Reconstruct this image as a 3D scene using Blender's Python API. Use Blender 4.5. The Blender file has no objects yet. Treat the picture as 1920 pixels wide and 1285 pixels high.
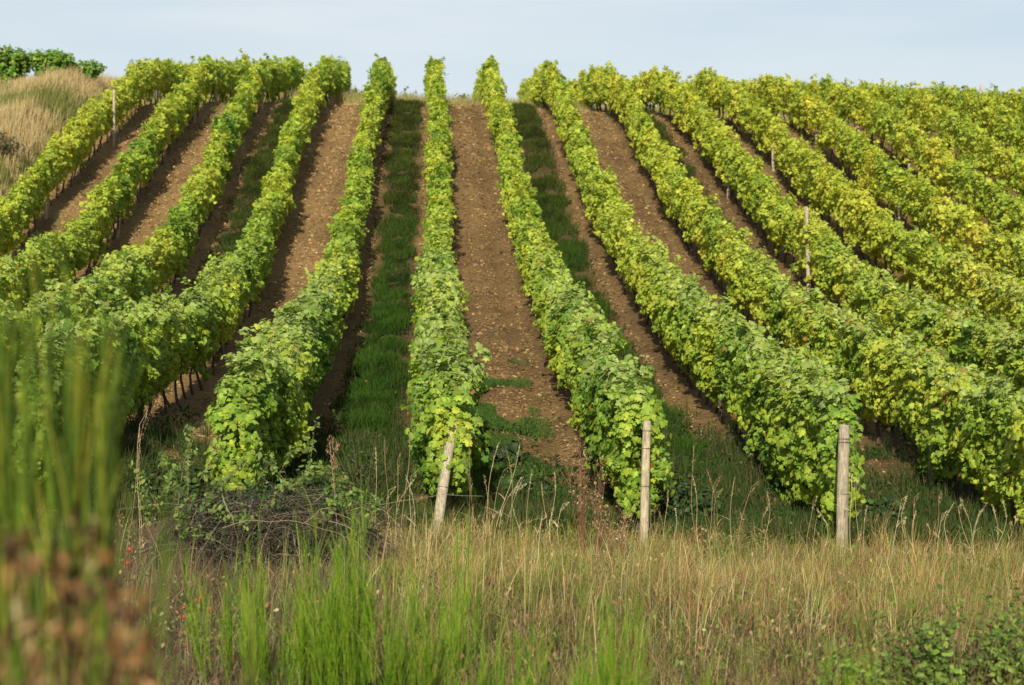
import bpy, math, random
import numpy as np
R = math.radians
rng = np.random.default_rng(11)
random.seed(5)
col_link = bpy.context.scene.collection
scene = bpy.context.scene

# ------------------------------------------------------------------ numbers of the place
CZ = 2.35                      # eye height above the foot of the slope
YAW = math.atan(151 / 4000)    # the camera looks a little to the right of the row direction
SP = 2.4                       # row spacing
X0 = 0.18
SUN_EL, SUN_AZ = R(24), R(7)  # sun behind the camera and to the left
ROWS = list(range(-5, 13))
Y_END = 114.0

def at(px, py, Y):
    a = math.atan((px - 960) / 4000) + YAW
    return np.array((Y * math.tan(a), Y, CZ + (642.5 - py) / 4000 * Y))
def proj(x, y, z):
    a = np.arctan2(x, y) - YAW
    return 960 + 4000 * np.tan(a), 642.5 - 4000 * (z - CZ) / y

# ------------------------------------------------------------------ noise
def _h(i, j, k, s):
    n = (i * 374761393 + j * 668265263 + k * 2147483647 + s * 974634777) & 0x7fffffff
    n = ((n ^ (n >> 13)) * 1274126177) & 0x7fffffff
    n = ((n ^ (n >> 11)) * 461845907) & 0x7fffffff
    return ((n ^ (n >> 15)) & 0xffff) / 65535.0
def noise(x, y, z=0.0, s=0):
    x, y, z = np.broadcast_arrays(np.asarray(x, float), np.asarray(y, float), np.asarray(z, float))
    i, j, k = (np.floor(v).astype(np.int64) for v in (x, y, z))
    f, g, h = x - i, y - j, z - k
    f, g, h = (v * v * (3 - 2 * v) for v in (f, g, h))
    r = 0
    for a in (0, 1):
        for b in (0, 1):
            for c in (0, 1):
                r = r + _h(i + a, j + b, k + c, s) * (f if a else 1 - f) * (g if b else 1 - g) * (h if c else 1 - h)
    return r                    # 0..1
def smooth(a, b, v):
    t = np.clip((np.asarray(v) - a) / (b - a), 0, 1)
    return t * t * (3 - 2 * t)

# ------------------------------------------------------------------ the lie of the land
_py = np.array([-400, -20, 0, 6, 10, 14, 20, 25.6, 27.4, 32.5, 42, 50, 55, 64, 76, 85, 89.5, 92.5, 100, 114, 130, 200, 700])
_pz = np.array([1.0, 0.9, .8, .5, .25, 0.03, 0.0, 0.0, .2, .68, 1.72, 2.7, 3.45, 5.45, 8.9, 11.15, 12.2, 12.7, 13.3, 14.4, 15.2, 13.5, -10])
_gy = np.arange(-400, 700, .25)
_gz = np.interp(_gy, _py, _pz)
_k = np.exp(-.5 * (np.arange(-24, 25) * .25 / 1.5) ** 2); _k /= _k.sum()
_gz = np.convolve(np.pad(_gz, 24, mode='edge'), _k, 'valid')
def ground(x, y):
    x = np.asarray(x, float); y = np.asarray(y, float)
    z = np.interp(y, _gy, _gz)
    sp = np.log1p(np.exp(np.clip(x - .5, -30, 60)))
    z = z - .046 * np.minimum(sp, 45)
    z = z + .95 * smooth(1.0, 6.0, -x) * (1 - .42 * smooth(7.5, 13, -x)) * smooth(95, 112, y)
    z = z + (.62 * smooth(42, 55, y) - .3 * smooth(63, 73, y)) * smooth(2.2, 6, x) * (1 - smooth(84, 93, y))
    z = z + .38 * smooth(3, 4.6, -x) * smooth(24.5, 27, y) * (1 - smooth(31, 37, y)) - .26 * smooth(.6, 2.5, -x) * smooth(35, 42, y) * (1 - smooth(58, 70, y))
    z = z - .55 * smooth(15.2, 17.5, -x) * smooth(76, 90, y)
    bank = smooth(13.0, 15.2, -x) * smooth(45, 60, y) * 1.05 + smooth(15, 22, -x) * .3 * smooth(60, 85, y)
    z = z + bank * (1 - .35 * smooth(88, 100, y))
    z = z + (noise(x / 3.1, y / 3.4, 0, 3) - .5) * .12 + (noise(x / .9, y / .9, 0, 4) - .5) * .05
    return z

# ------------------------------------------------------------------ mesh helpers
class MB:
    def __init__(s): s.V = []; s.F = []; s.C = []; s.n = 0
    def add(s, V, F, C):
        V = np.asarray(V, float).reshape(-1, 3); C = np.asarray(C, float)
        if C.ndim == 1: C = np.tile(C, (len(V), 1))
        s.V.append(V); s.F.append(np.asarray(F, np.int64).reshape(-1, 3) + s.n); s.C.append(C.reshape(-1, 3)); s.n += len(V)
    def build(s, name, mat, parent=None, base=None, smooth_=False):
        V = np.concatenate(s.V); F = np.concatenate(s.F); C = np.concatenate(s.C)
        if base is not None: V = V - np.asarray(base, float)
        me = bpy.data.meshes.new(name)
        me.vertices.add(len(V)); me.vertices.foreach_set('co', V.astype(np.float32).ravel())
        me.loops.add(F.size); me.loops.foreach_set('vertex_index', F.astype(np.int32).ravel())
        me.polygons.add(len(F))
        me.polygons.foreach_set('loop_start', (np.arange(len(F)) * 3).astype(np.int32))
        me.polygons.foreach_set('loop_total', np.full(len(F), 3, np.int32))
        me.polygons.foreach_set('use_smooth', np.full(len(F), smooth_, bool))
        a = me.color_attributes.new('tint', 'FLOAT_COLOR', 'POINT')
        a.data.foreach_set('color', np.concatenate([np.clip(C, 0, 1), np.ones((len(C), 1))], 1).astype(np.float32).ravel())
        me.update(calc_edges=True); me.validate()
        me.materials.append(mat)
        o = bpy.data.objects.new(name, me); col_link.objects.link(o)
        if parent is not None: o.parent = parent
        elif base is not None: o.location = base
        return o
def tag(o, label=None, cat=None, group=None, kind=None):
    if label: o['label'] = label
    if cat: o['category'] = cat
    if group: o['group'] = group
    if kind: o['kind'] = kind
    return o
def empty(name, loc, label, cat, group=None):
    o = bpy.data.objects.new(name, None); col_link.objects.link(o); o.location = loc
    o.empty_display_size = .2
    return tag(o, label, cat, group)

def nrm(v): return v / np.maximum(np.linalg.norm(v, axis=-1, keepdims=True), 1e-9)
def ribbons(mb, C, W, side, col):
    """C (n,S,3) centre lines, W (n,S) widths, side (n,3) width directions, col (n,S,3)"""
    n, S, _ = C.shape
    A = C - side[:, None, :] * W[..., None] * .5; B = C + side[:, None, :] * W[..., None] * .5
    V = np.stack([A, B], 2).reshape(n, S * 2, 3)
    f = []
    for i in range(S - 1):
        a = 2 * i
        f += [(a, a + 1, a + 3), (a, a + 3, a + 2)]
    f = np.array(f); F = (np.arange(n)[:, None, None] * S * 2 + f[None]).reshape(-1, 3)
    mb.add(V.reshape(-1, 3), F, np.repeat(col, 2, axis=1).reshape(-1, 3))
def tubes(mb, C, Rd, col, k=3):
    n, S, _ = C.shape
    T = nrm(np.gradient(C, axis=1))
    ref = np.where(np.abs(T[..., 2:3]) > .9, np.array([1., 0, 0]), np.array([0, 0, 1.]))
    U = nrm(np.cross(T, ref)); W = np.cross(T, U)
    an = np.arange(k) * 2 * math.pi / k
    ring = U[:, :, None, :] * np.cos(an)[None, None, :, None] + W[:, :, None, :] * np.sin(an)[None, None, :, None]
    V = C[:, :, None, :] + ring * Rd[:, :, None, None]
    f = []
    for i in range(S - 1):
        for j in range(k):
            a, b = i * k + j, i * k + (j + 1) % k
            f += [(a, b, b + k), (a, b + k, a + k)]
    for j in range(1, k - 1): f.append(((S - 1) * k, (S - 1) * k + j, (S - 1) * k + j + 1))
    f = np.array(f); F = (np.arange(n)[:, None, None] * S * k + f[None]).reshape(-1, 3)
    mb.add(V.reshape(-1, 3), F, np.repeat(col, k, axis=1).reshape(-1, 3))

def leaf_shape(kind):
    if kind == 'vine':       # lobed, folded along the midrib
        o = [(0, .06), (.2, -.08), (.42, .02), (.5, .2), (.36, .3), (.55, .5), (.44, .62), (.26, .6), (.2, .82), (0, 1.0)]
    elif kind == 'vine_mid':
        o = [(0, .0), (.34, -.02), (.5, .35), (.36, .62), (0, 1.0)]
    elif kind == 'far':
        o = [(0, 0), (.48, .42), (0, 1.0)]
    elif kind == 'oval':
        o = [(0, 0), (.2, .18), (.29, .45), (.2, .75), (0, 1.0)]
    elif kind == 'blade':
        o = [(0, 0), (.1, .25), (.11, .55), (0, 1.0)]
    n = len(o)
    pts = o + [(-x, y) for x, y in o[1:-1]][::-1]
    pts = [(x, y - .45) for x, y in pts]
    m = len(pts)
    zf = lambda x, y: -.32 * abs(x) - .3 * y * y + .1
    V = [(x, y, zf(x, y)) for x, y in pts]
    if kind == 'far':
        return np.array(V), np.array([(0, 1, 2), (0, 2, 3)])
    V.append((0, 0, .1)); F = [(m, i, (i + 1) % m) for i in range(m)]
    return np.array(V), np.array(F)
SHAPES = {k: leaf_shape(k) for k in ('vine', 'vine_mid', 'far', 'oval', 'blade')}
def leaves(mb, P, N, size, colr, shape, rg, droop=.8, tip=None):
    n = len(P)
    if n == 0: return
    tv, tf = SHAPES[shape]
    N = nrm(N)
    D = (np.array([0, 0, -1.]) * droop + rg.normal(0, .55, (n, 3))) if tip is None else tip + rg.normal(0, .25, (n, 3))
    T = nrm(D - (D * N).sum(1, keepdims=True) * N); B = np.cross(N, T)
    asp = rg.uniform(.85, 1.2, n); cz = rg.uniform(.3, 1.9, n)
    V = P[:, None, :] + size[:, None, None] * (tv[None, :, 0:1] * asp[:, None, None] * B[:, None] + tv[None, :, 1:2] * T[:, None] + tv[None, :, 2:3] * cz[:, None, None] * N[:, None])
    F = np.arange(n)[:, None, None] * len(tv) + tf[None]
    mb.add(V.reshape(-1, 3), F.reshape(-1, 3), np.repeat(colr[:, None, :], len(tv), 1).reshape(-1, 3))
def pal(rg, n, cols, weights, jit=.12):
    weights = (list(weights) + [1] * 9)[:len(cols)]
    c = np.array(cols)[rg.choice(len(cols), n, p=np.array(weights) / sum(weights))]
    return c * (1 + rg.normal(0, jit, (n, 1))) * (1 + rg.normal(0, jit * .35, (n, 3)))

# ------------------------------------------------------------------ materials
def new_mat(name):
    m = bpy.data.materials.new(name); m.use_nodes = True
    nt = m.node_tree; nt.nodes.clear()
    return m, nt, nt.nodes, nt.links
def plant_mat(name, trans=.4, rough=.5, spec=.35, tint=(1.15, 1.1, .55)):
    m, nt, N, L = new_mat(name)
    out = N.new('ShaderNodeOutputMaterial'); at_ = N.new('ShaderNodeAttribute'); at_.attribute_name = 'tint'
    p = N.new('ShaderNodeBsdfPrincipled'); p.inputs['Roughness'].default_value = rough
    p.inputs['Specular IOR Level'].default_value = spec
    L.new(at_.outputs['Color'], p.inputs['Base Color'])
    if trans > 0:
        t = N.new('ShaderNodeBsdfTranslucent'); mu = N.new('ShaderNodeMix'); mu.data_type = 'RGBA'; mu.blend_type = 'MULTIPLY'
        mu.inputs['Factor'].default_value = 1; L.new(at_.outputs['Color'], mu.inputs[6]); mu.inputs[7].default_value = (*tint, 1)
        L.new(mu.outputs[2], t.inputs['Color'])
        mx = N.new('ShaderNodeMixShader'); mx.inputs[0].default_value = trans
        L.new(p.outputs[0], mx.inputs[1]); L.new(t.outputs[0], mx.inputs[2]); L.new(mx.outputs[0], out.inputs[0])
    else: L.new(p.outputs[0], out.inputs[0])
    return m
M_LEAF = plant_mat('vine leaf', .42, .5, .25, (1.2, 1.12, .5))
M_GRASS = plant_mat('grass blade', .28, .65, .1, (1.1, 1.05, .6))
M_STEM = plant_mat('dry stem', 0, .8, .15)
M_BARK = plant_mat('vine bark', 0, .9, .1)
def noise_ramp(N, L, vec, scale, detail, stops, rough=.6):
    n = N.new('ShaderNodeTexNoise'); n.inputs['Scale'].default_value = scale; n.inputs['Detail'].default_value = detail
    n.inputs['Roughness'].default_value = rough; L.new(vec, n.inputs['Vector'])
    r = N.new('ShaderNodeValToRGB'); L.new(n.outputs['Fac'], r.inputs[0])
    e = r.color_ramp.elements
    e[0].position, e[0].color = stops[0][0], (*stops[0][1], 1)
    e[1].position, e[1].color = stops[-1][0], (*stops[-1][1], 1)
    for p_, c_ in stops[1:-1]:
        x = e.new(p_); x.color = (*c_, 1)
    return n, r
def wood_mat():
    m, nt, N, L = new_mat('weathered wood')
    out = N.new('ShaderNodeOutputMaterial'); p = N.new('ShaderNodeBsdfPrincipled'); p.inputs['Roughness'].default_value = .85
    p.inputs['Specular IOR Level'].default_value = .15
    tc = N.new('ShaderNodeTexCoord'); mp = N.new('ShaderNodeMapping'); mp.inputs['Scale'].default_value = (1, 1, .06)
    L.new(tc.outputs['Object'], mp.inputs[0])
    n1, r1 = noise_ramp(N, L, mp.outputs[0], 70, 6, [(.3, (.2, .155, .11)), (.5, (.42, .37, .29)), (.72, (.56, .52, .43))])
    n2, r2 = noise_ramp(N, L, tc.outputs['Object'], 9, 4, [(.35, (.62, .6, .56)), (.65, (1, .97, .9))])
    at_ = N.new('ShaderNodeAttribute'); at_.attribute_name = 'tint'
    a = N.new('ShaderNodeMix'); a.data_type = 'RGBA'; a.blend_type = 'MULTIPLY'; a.inputs['Factor'].default_value = 1
    L.new(r1.outputs[0], a.inputs[6]); L.new(r2.outputs[0], a.inputs[7])
    b = N.new('ShaderNodeMix'); b.data_type = 'RGBA'; b.blend_type = 'MULTIPLY'; b.inputs['Factor'].default_value = 1
    L.new(a.outputs[2], b.inputs[6]); L.new(at_.outputs['Color'], b.inputs[7]); L.new(b.outputs[2], p.inputs['Base Color'])
    bp = N.new('ShaderNodeBump'); bp.inputs['Strength'].default_value = .6; bp.inputs['Distance'].default_value = .01
    L.new(n1.outputs['Fac'], bp.inputs['Height']); L.new(bp.outputs[0], p.inputs['Normal']); L.new(p.outputs[0], out.inputs[0])
    return m
M_WOOD = wood_mat()
def metal_mat():
    m, nt, N, L = new_mat('rusty wire')
    out = N.new('ShaderNodeOutputMaterial'); p = N.new('ShaderNodeBsdfPrincipled')
    p.inputs['Base Color'].default_value = (.12, .1, .085, 1); p.inputs['Metallic'].default_value = .6; p.inputs['Roughness'].default_value = .6
    L.new(p.outputs[0], out.inputs[0]); return m
M_WIRE = metal_mat()
def soil_mat():
    m, nt, N, L = new_mat('tilled soil')
    out = N.new('ShaderNodeOutputMaterial'); p = N.new('ShaderNodeBsdfPrincipled'); p.inputs['Roughness'].default_value = .95
    p.inputs['Specular IOR Level'].default_value = .1
    tc = N.new('ShaderNodeTexCoord'); vec = tc.outputs['Object']
    at_ = N.new('ShaderNodeAttribute'); at_.attribute_name = 'tint'
    n1, r1 = noise_ramp(N, L, vec, 9, 7, [(.32, (.42, .38, .34)), (.5, (.95, .93, .9)), (.7, (1.35, 1.3, 1.2))], .7)
    n2, r2 = noise_ramp(N, L, vec, .55, 4, [(.35, (.8, .76, .74)), (.65, (1.12, 1.1, 1.05))])
    a = N.new('ShaderNodeMix'); a.data_type = 'RGBA'; a.blend_type = 'MULTIPLY'; a.inputs['Factor'].default_value = 1
    L.new(r1.outputs[0], a.inputs[6]); L.new(r2.outputs[0], a.inputs[7])
    b = N.new('ShaderNodeMix'); b.data_type = 'RGBA'; b.blend_type = 'MULTIPLY'; b.inputs['Factor'].default_value = 1
    L.new(a.outputs[2], b.inputs[6]); L.new(at_.outputs['Color'], b.inputs[7]); L.new(b.outputs[2], p.inputs['Base Color'])
    v = N.new('ShaderNodeTexVoronoi'); v.inputs['Scale'].default_value = 13; L.new(vec, v.inputs['Vector'])
    ad = N.new('ShaderNodeMath'); ad.operation = 'SUBTRACT'; L.new(n1.outputs['Fac'], ad.inputs[0]); L.new(v.outputs['Distance'], ad.inputs[1])
    bp = N.new('ShaderNodeBump'); bp.inputs['Strength'].default_value = .9; bp.inputs['Distance'].default_value = .06
    L.new(ad.outputs[0], bp.inputs['Height']); L.new(bp.outputs[0], p.inputs['Normal']); L.new(p.outputs[0], out.inputs[0])
    return m
M_SOIL = soil_mat()

# ------------------------------------------------------------------ ground sheet
def lane(x):                     # lane index and offset from the lane centre
    u = (x - X0) / SP; k = np.floor(u); return k, (u - k - .5) * SP
GRASS_LANES = (-3, -1, 1, 3)
SOIL = np.array((.295, .198, .092)); SOIL_D = np.array((.15, .10, .05)); EARTH = np.array((.10, .075, .045)); STRAW = np.array((.30, .22, .105))
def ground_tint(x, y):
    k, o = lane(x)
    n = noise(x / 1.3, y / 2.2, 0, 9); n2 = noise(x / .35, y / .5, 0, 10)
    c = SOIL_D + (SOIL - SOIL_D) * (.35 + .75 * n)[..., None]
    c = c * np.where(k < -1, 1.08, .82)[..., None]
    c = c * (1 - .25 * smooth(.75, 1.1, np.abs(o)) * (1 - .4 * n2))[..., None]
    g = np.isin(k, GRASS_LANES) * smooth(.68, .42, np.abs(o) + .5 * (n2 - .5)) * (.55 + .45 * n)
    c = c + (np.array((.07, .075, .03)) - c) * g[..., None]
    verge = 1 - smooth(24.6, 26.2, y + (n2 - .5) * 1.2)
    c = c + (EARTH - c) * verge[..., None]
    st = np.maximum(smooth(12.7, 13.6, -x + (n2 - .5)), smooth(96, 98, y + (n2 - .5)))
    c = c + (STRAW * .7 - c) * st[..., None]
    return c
def make_ground():
    def grad(a, b, fine, lo, hi):
        f = np.arange(lo, hi + 1e-6, fine)
        l = lo - np.geomspace(fine, lo - a + fine, 26)[1:] + fine; h = hi + np.geomspace(fine, b - hi + fine, 26)[1:] - fine
        return np.concatenate([l[::-1], f, h])
    xs = grad(-900, 900, .15, -20, 30); ys = grad(-300, 1200, .25, 13, 112)
    X, Y = np.meshgrid(xs, ys); Z = ground(X, Y)
    k, o = lane(X)
    inr = (smooth(25.5, 27, Y) * (1 - smooth(98, 101, Y)) * (1 - smooth(12.4, 13.2, -X)))
    Z = Z - inr * .11 * np.exp(-((np.abs(o) - .5) / .17) ** 2) + inr * .05 * smooth(.7, 1.15, np.abs(o)) + inr * (noise(X / .24, Y / .3, 0, 14) - .5) * .05
    ny, nx = X.shape
    i = np.arange(ny - 1)[:, None] * nx + np.arange(nx - 1)[None]
    F = np.stack([np.stack([i, i + 1, i + nx + 1], -1), np.stack([i, i + nx + 1, i + nx], -1)], 2).reshape(-1, 3)
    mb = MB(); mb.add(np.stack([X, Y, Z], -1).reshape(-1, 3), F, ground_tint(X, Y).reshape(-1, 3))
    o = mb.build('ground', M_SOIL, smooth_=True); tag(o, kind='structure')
make_ground()

def in_view(x, y, z=None, m=160):
    px, py = proj(x, y, ground(x, y) if z is None else z)
    return (px > -m) & (px < 1920 + m) & (y > 3)

# clods and stones lying on the tilled lanes
def make_clods():
    rg = np.random.default_rng(21)
    n = 520000
    y = 26 + (101 - 26) * rg.random(n) ** .8; x = rg.uniform(-13, 27, n)
    k, o = lane(x)
    keep = in_view(x, y) & ~(np.isin(k, GRASS_LANES) & (np.abs(o) < .6)) & (np.abs(o) < 1.15)
    keep &= rg.random(n) < .35 + .65 * noise(x / .8, y / 1.1, 0, 31)
    keep &= ~((k > 5) & (rg.random(n) < .6)) & ~((np.abs(np.abs(o) - .5) < .15) & (rg.random(n) < .8))
    x, y = x[keep], y[keep]; n = len(x)
    s = np.minimum(.008 + rg.exponential(.0125, n), .055) * (.75 + .006 * y)
    P = np.stack([x, y, ground(x, y) + s * .15], -1)
    base = np.array([(1, 0, 0), (-.5, .87, 0), (-.5, -.87, 0), (.3, .2, .75), (0, 0, -.6), (-.35, -.1, .55)], float)
    V = base[None] * (1 + rg.normal(0, .25, (n, 6, 3)))
    a = rg.uniform(0, 6.28, n); ca, sa = np.cos(a), np.sin(a)
    V = np.stack([V[..., 0] * ca[:, None] - V[..., 1] * sa[:, None], V[..., 0] * sa[:, None] + V[..., 1] * ca[:, None], V[..., 2] * .8], -1)
    V = P[:, None] + V * s[:, None, None]
    f = np.array([(0, 1, 3), (1, 5, 3), (1, 2, 5), (2, 0, 3), (2, 3, 5), (1, 0, 4), (2, 1, 4), (0, 2, 4)])
    F = np.arange(n)[:, None, None] * 6 + f[None]
    c = pal(rg, n, [(.29, .193, .09), (.22, .145, .07), (.37, .26, .125), (.13, .088, .046), (.44, .34, .20)], [4, 4, 2.4, 2, .12], .17)
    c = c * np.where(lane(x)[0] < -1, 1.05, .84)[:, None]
    mb = MB(); mb.add(V.reshape(-1, 3), F.reshape(-1, 3), np.repeat(c[:, None], 6, 1).reshape(-1, 3))
    tag(mb.build('soil_clods', M_BARK), 'brown clods and small stones of the tilled lanes between vine rows', 'soil', kind='stuff')
make_clods()

def make_litter():
    rg = np.random.default_rng(22); n = 26000
    y = 26 + 72 * rg.random(n); x = rg.uniform(-13, 20, n); k, o = lane(x)
    keep = in_view(x, y) & (rg.random(n) < .08 + .7 * smooth(.5, 1.15, np.abs(o))); x, y = x[keep], y[keep]; n = len(x)
    P = np.stack([x, y, ground(x, y) + rg.uniform(.03, .08, n)], -1); mb = MB()
    leaves(mb, P, rg.normal(0, .5, (n, 3)) + (0, 0, 1), rg.uniform(.05, .1, n), pal(rg, n, [(.34, .22, .09), (.22, .13, .06), (.42, .34, .1), (.14, .16, .04)], [3, 3, 1, .8]), 'far', rg)
    tag(mb.build('fallen_leaves', M_LEAF), 'withered vine leaves lying on the soil under the rows', 'leaves', kind='stuff')
# ------------------------------------------------------------------ grass
make_litter()
def blades(mb, x, y, h, w, c0, c1, rg, lean=.35, S=3, z=None, wind=(0, 0)):
    n = len(x); z = ground(x, y) - .01 if z is None else z
    a = rg.uniform(0, 6.28, n); l = np.abs(rg.normal(0, lean, n))
    d = np.stack([np.cos(a) * l + wind[0], np.sin(a) * l + wind[1], np.zeros(n)], -1)
    t = np.linspace(0, 1, S)
    C = np.stack([x, y, z], -1)[:, None] + h[:, None, None] * (t[None, :, None] * np.array([0, 0, 1.]) * (1 - .25 * l[:, None, None] * t[None, :, None]) + (t ** 1.8)[None, :, None] * d[:, None])
    W = w[:, None] * (1 - t[None] ** 1.5 * .85)
    b = rg.uniform(0, 6.28, n); side = np.stack([np.cos(b), np.sin(b) * .5, np.zeros(n)], -1)
    col = c0[:, None] + (c1 - c0)[:, None] * t[None, :, None]
    ribbons(mb, C, W, nrm(side), col)
def make_lane_grass():
    rg = np.random.default_rng(31); mb = MB()
    for k in GRASS_LANES:
        cx = X0 + (k + .5) * SP
        n = 60000
        y = 26 + 72 * rg.random(n) ** 1.15; x = cx + rg.normal(0, .34, n).clip(-.95, .95)
        d = noise(x / .5, y / .8, 0, 40 + k)
        keep = in_view(x, y) & (rg.random(n) < .25 + d) & (np.abs(x - cx) < .62 + .75 * (noise(x / .7, y / .6, 0, 44) - .5)) & (noise(x / .5, y / .7, 0, 45) > .24)
        x, y, d = x[keep], y[keep], d[keep]; n = len(x)
        h = (.07 + .13 * d + rg.exponential(.025, n)) * (1 + .25 * (rg.random(n) < .02))
        up = smooth(52, 80, y)[:, None]
        c = pal(rg, n, [(.032, .085, .008), (.05, .11, .010), (.022, .06, .008), (.13, .13, .03)], [4, 3, 3, .35], .15)
        c2 = pal(rg, n, [(.06, .08, .014), (.09, .09, .02), (.04, .065, .010), (.17, .13, .05)], [4, 3, 3, .8], .15)
        c = c * (1 - up * .75) + c2 * up * .75
        pt = smooth(.3, .7, noise(x / .45, y / .9, 0, 47 + k)); c = c * (.42 + .42 * pt)[:, None] * (1 - .1 * up)
        blades(mb, x, y, h * (.75 + .6 * pt), .008 + y * .00018, c * .7, c * 1.15, rg, .6)
    # weeds creeping over the lane right of the central row, near its foot
    n = 50000; y = rg.uniform(26, 44, n); x = rg.normal(1.15, .34, n)
    keep = (noise(x / .45, y / .8, 0, 51) > .46 + .02 * np.maximum(0, y - 37)) & (np.abs(x - 1.25) < .85)
    x, y = x[keep], y[keep]
    c = pal(rg, len(x), [(.05, .11, .018), (.08, .14, .025), (.04, .085, .02)], [1, 1, 1], .15)
    blades(mb, x, y, rg.uniform(.04, .12, len(x)), np.full(len(x), .016), c * .8, c * 1.1, rg, .8)
    # ragged green growth at the foot of the lanes, darkened to stand for shade
    n = 110000; y = 25.4 + 9 * rg.random(n) ** 1.6; x = rg.uniform(-7, 10, n)
    keep = (noise(x / .6, y / .6, 0, 52) > .30 + .042 * (y - 25) - .14 * (x > 2.8) - .10 * (x < -1.5) + .16 * ((x > .3) & (x < 2.5))) & in_view(x, y); x, y = x[keep], y[keep]
    c = pal(rg, len(x), [(.028, .06, .012), (.045, .08, .018), (.12, .09, .045)], [2, 1, .8], .15)
    blades(mb, x, y, rg.uniform(.08, .40, len(x)) * (.5 + noise(x / .5, y / .5, 0, 55)), np.full(len(x), .013), c * .8, c * 1.1, rg, .7)
    n = 42000; y = 25.6 + 10 * rg.random(n) ** 1.6; x = rg.uniform(-7, 11, n)
    k = (noise(x / .7, y / .8, 0, 53) > .42 + .03 * (y - 25) - .14 * (x > 2.8) - .10 * (x < -1.5)) & in_view(x, y); x, y = x[k], y[k]; n = len(x)
    P = np.stack([x, y, ground(x, y) + rg.uniform(.02, .38, n) * noise(x / .4, y / .4, 0, 54)], -1)
    leaves(mb, P, rg.normal(0, .6, (n, 3)) + (0, -.3, .8), rg.uniform(.03, .09, n), pal(rg, n, [(.03, .065, .016), (.05, .09, .02), (.024, .05, .014), (.13, .09, .045)], [3, 2, 2, .6]), 'oval', rg)  # low weed leaves, the lane shade put into their dark colours too
    tag(mb.build('lane_grass', M_GRASS), 'short dark green grass growing in strips between the vine rows', 'grass', kind='stuff')
make_lane_grass()

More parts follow.
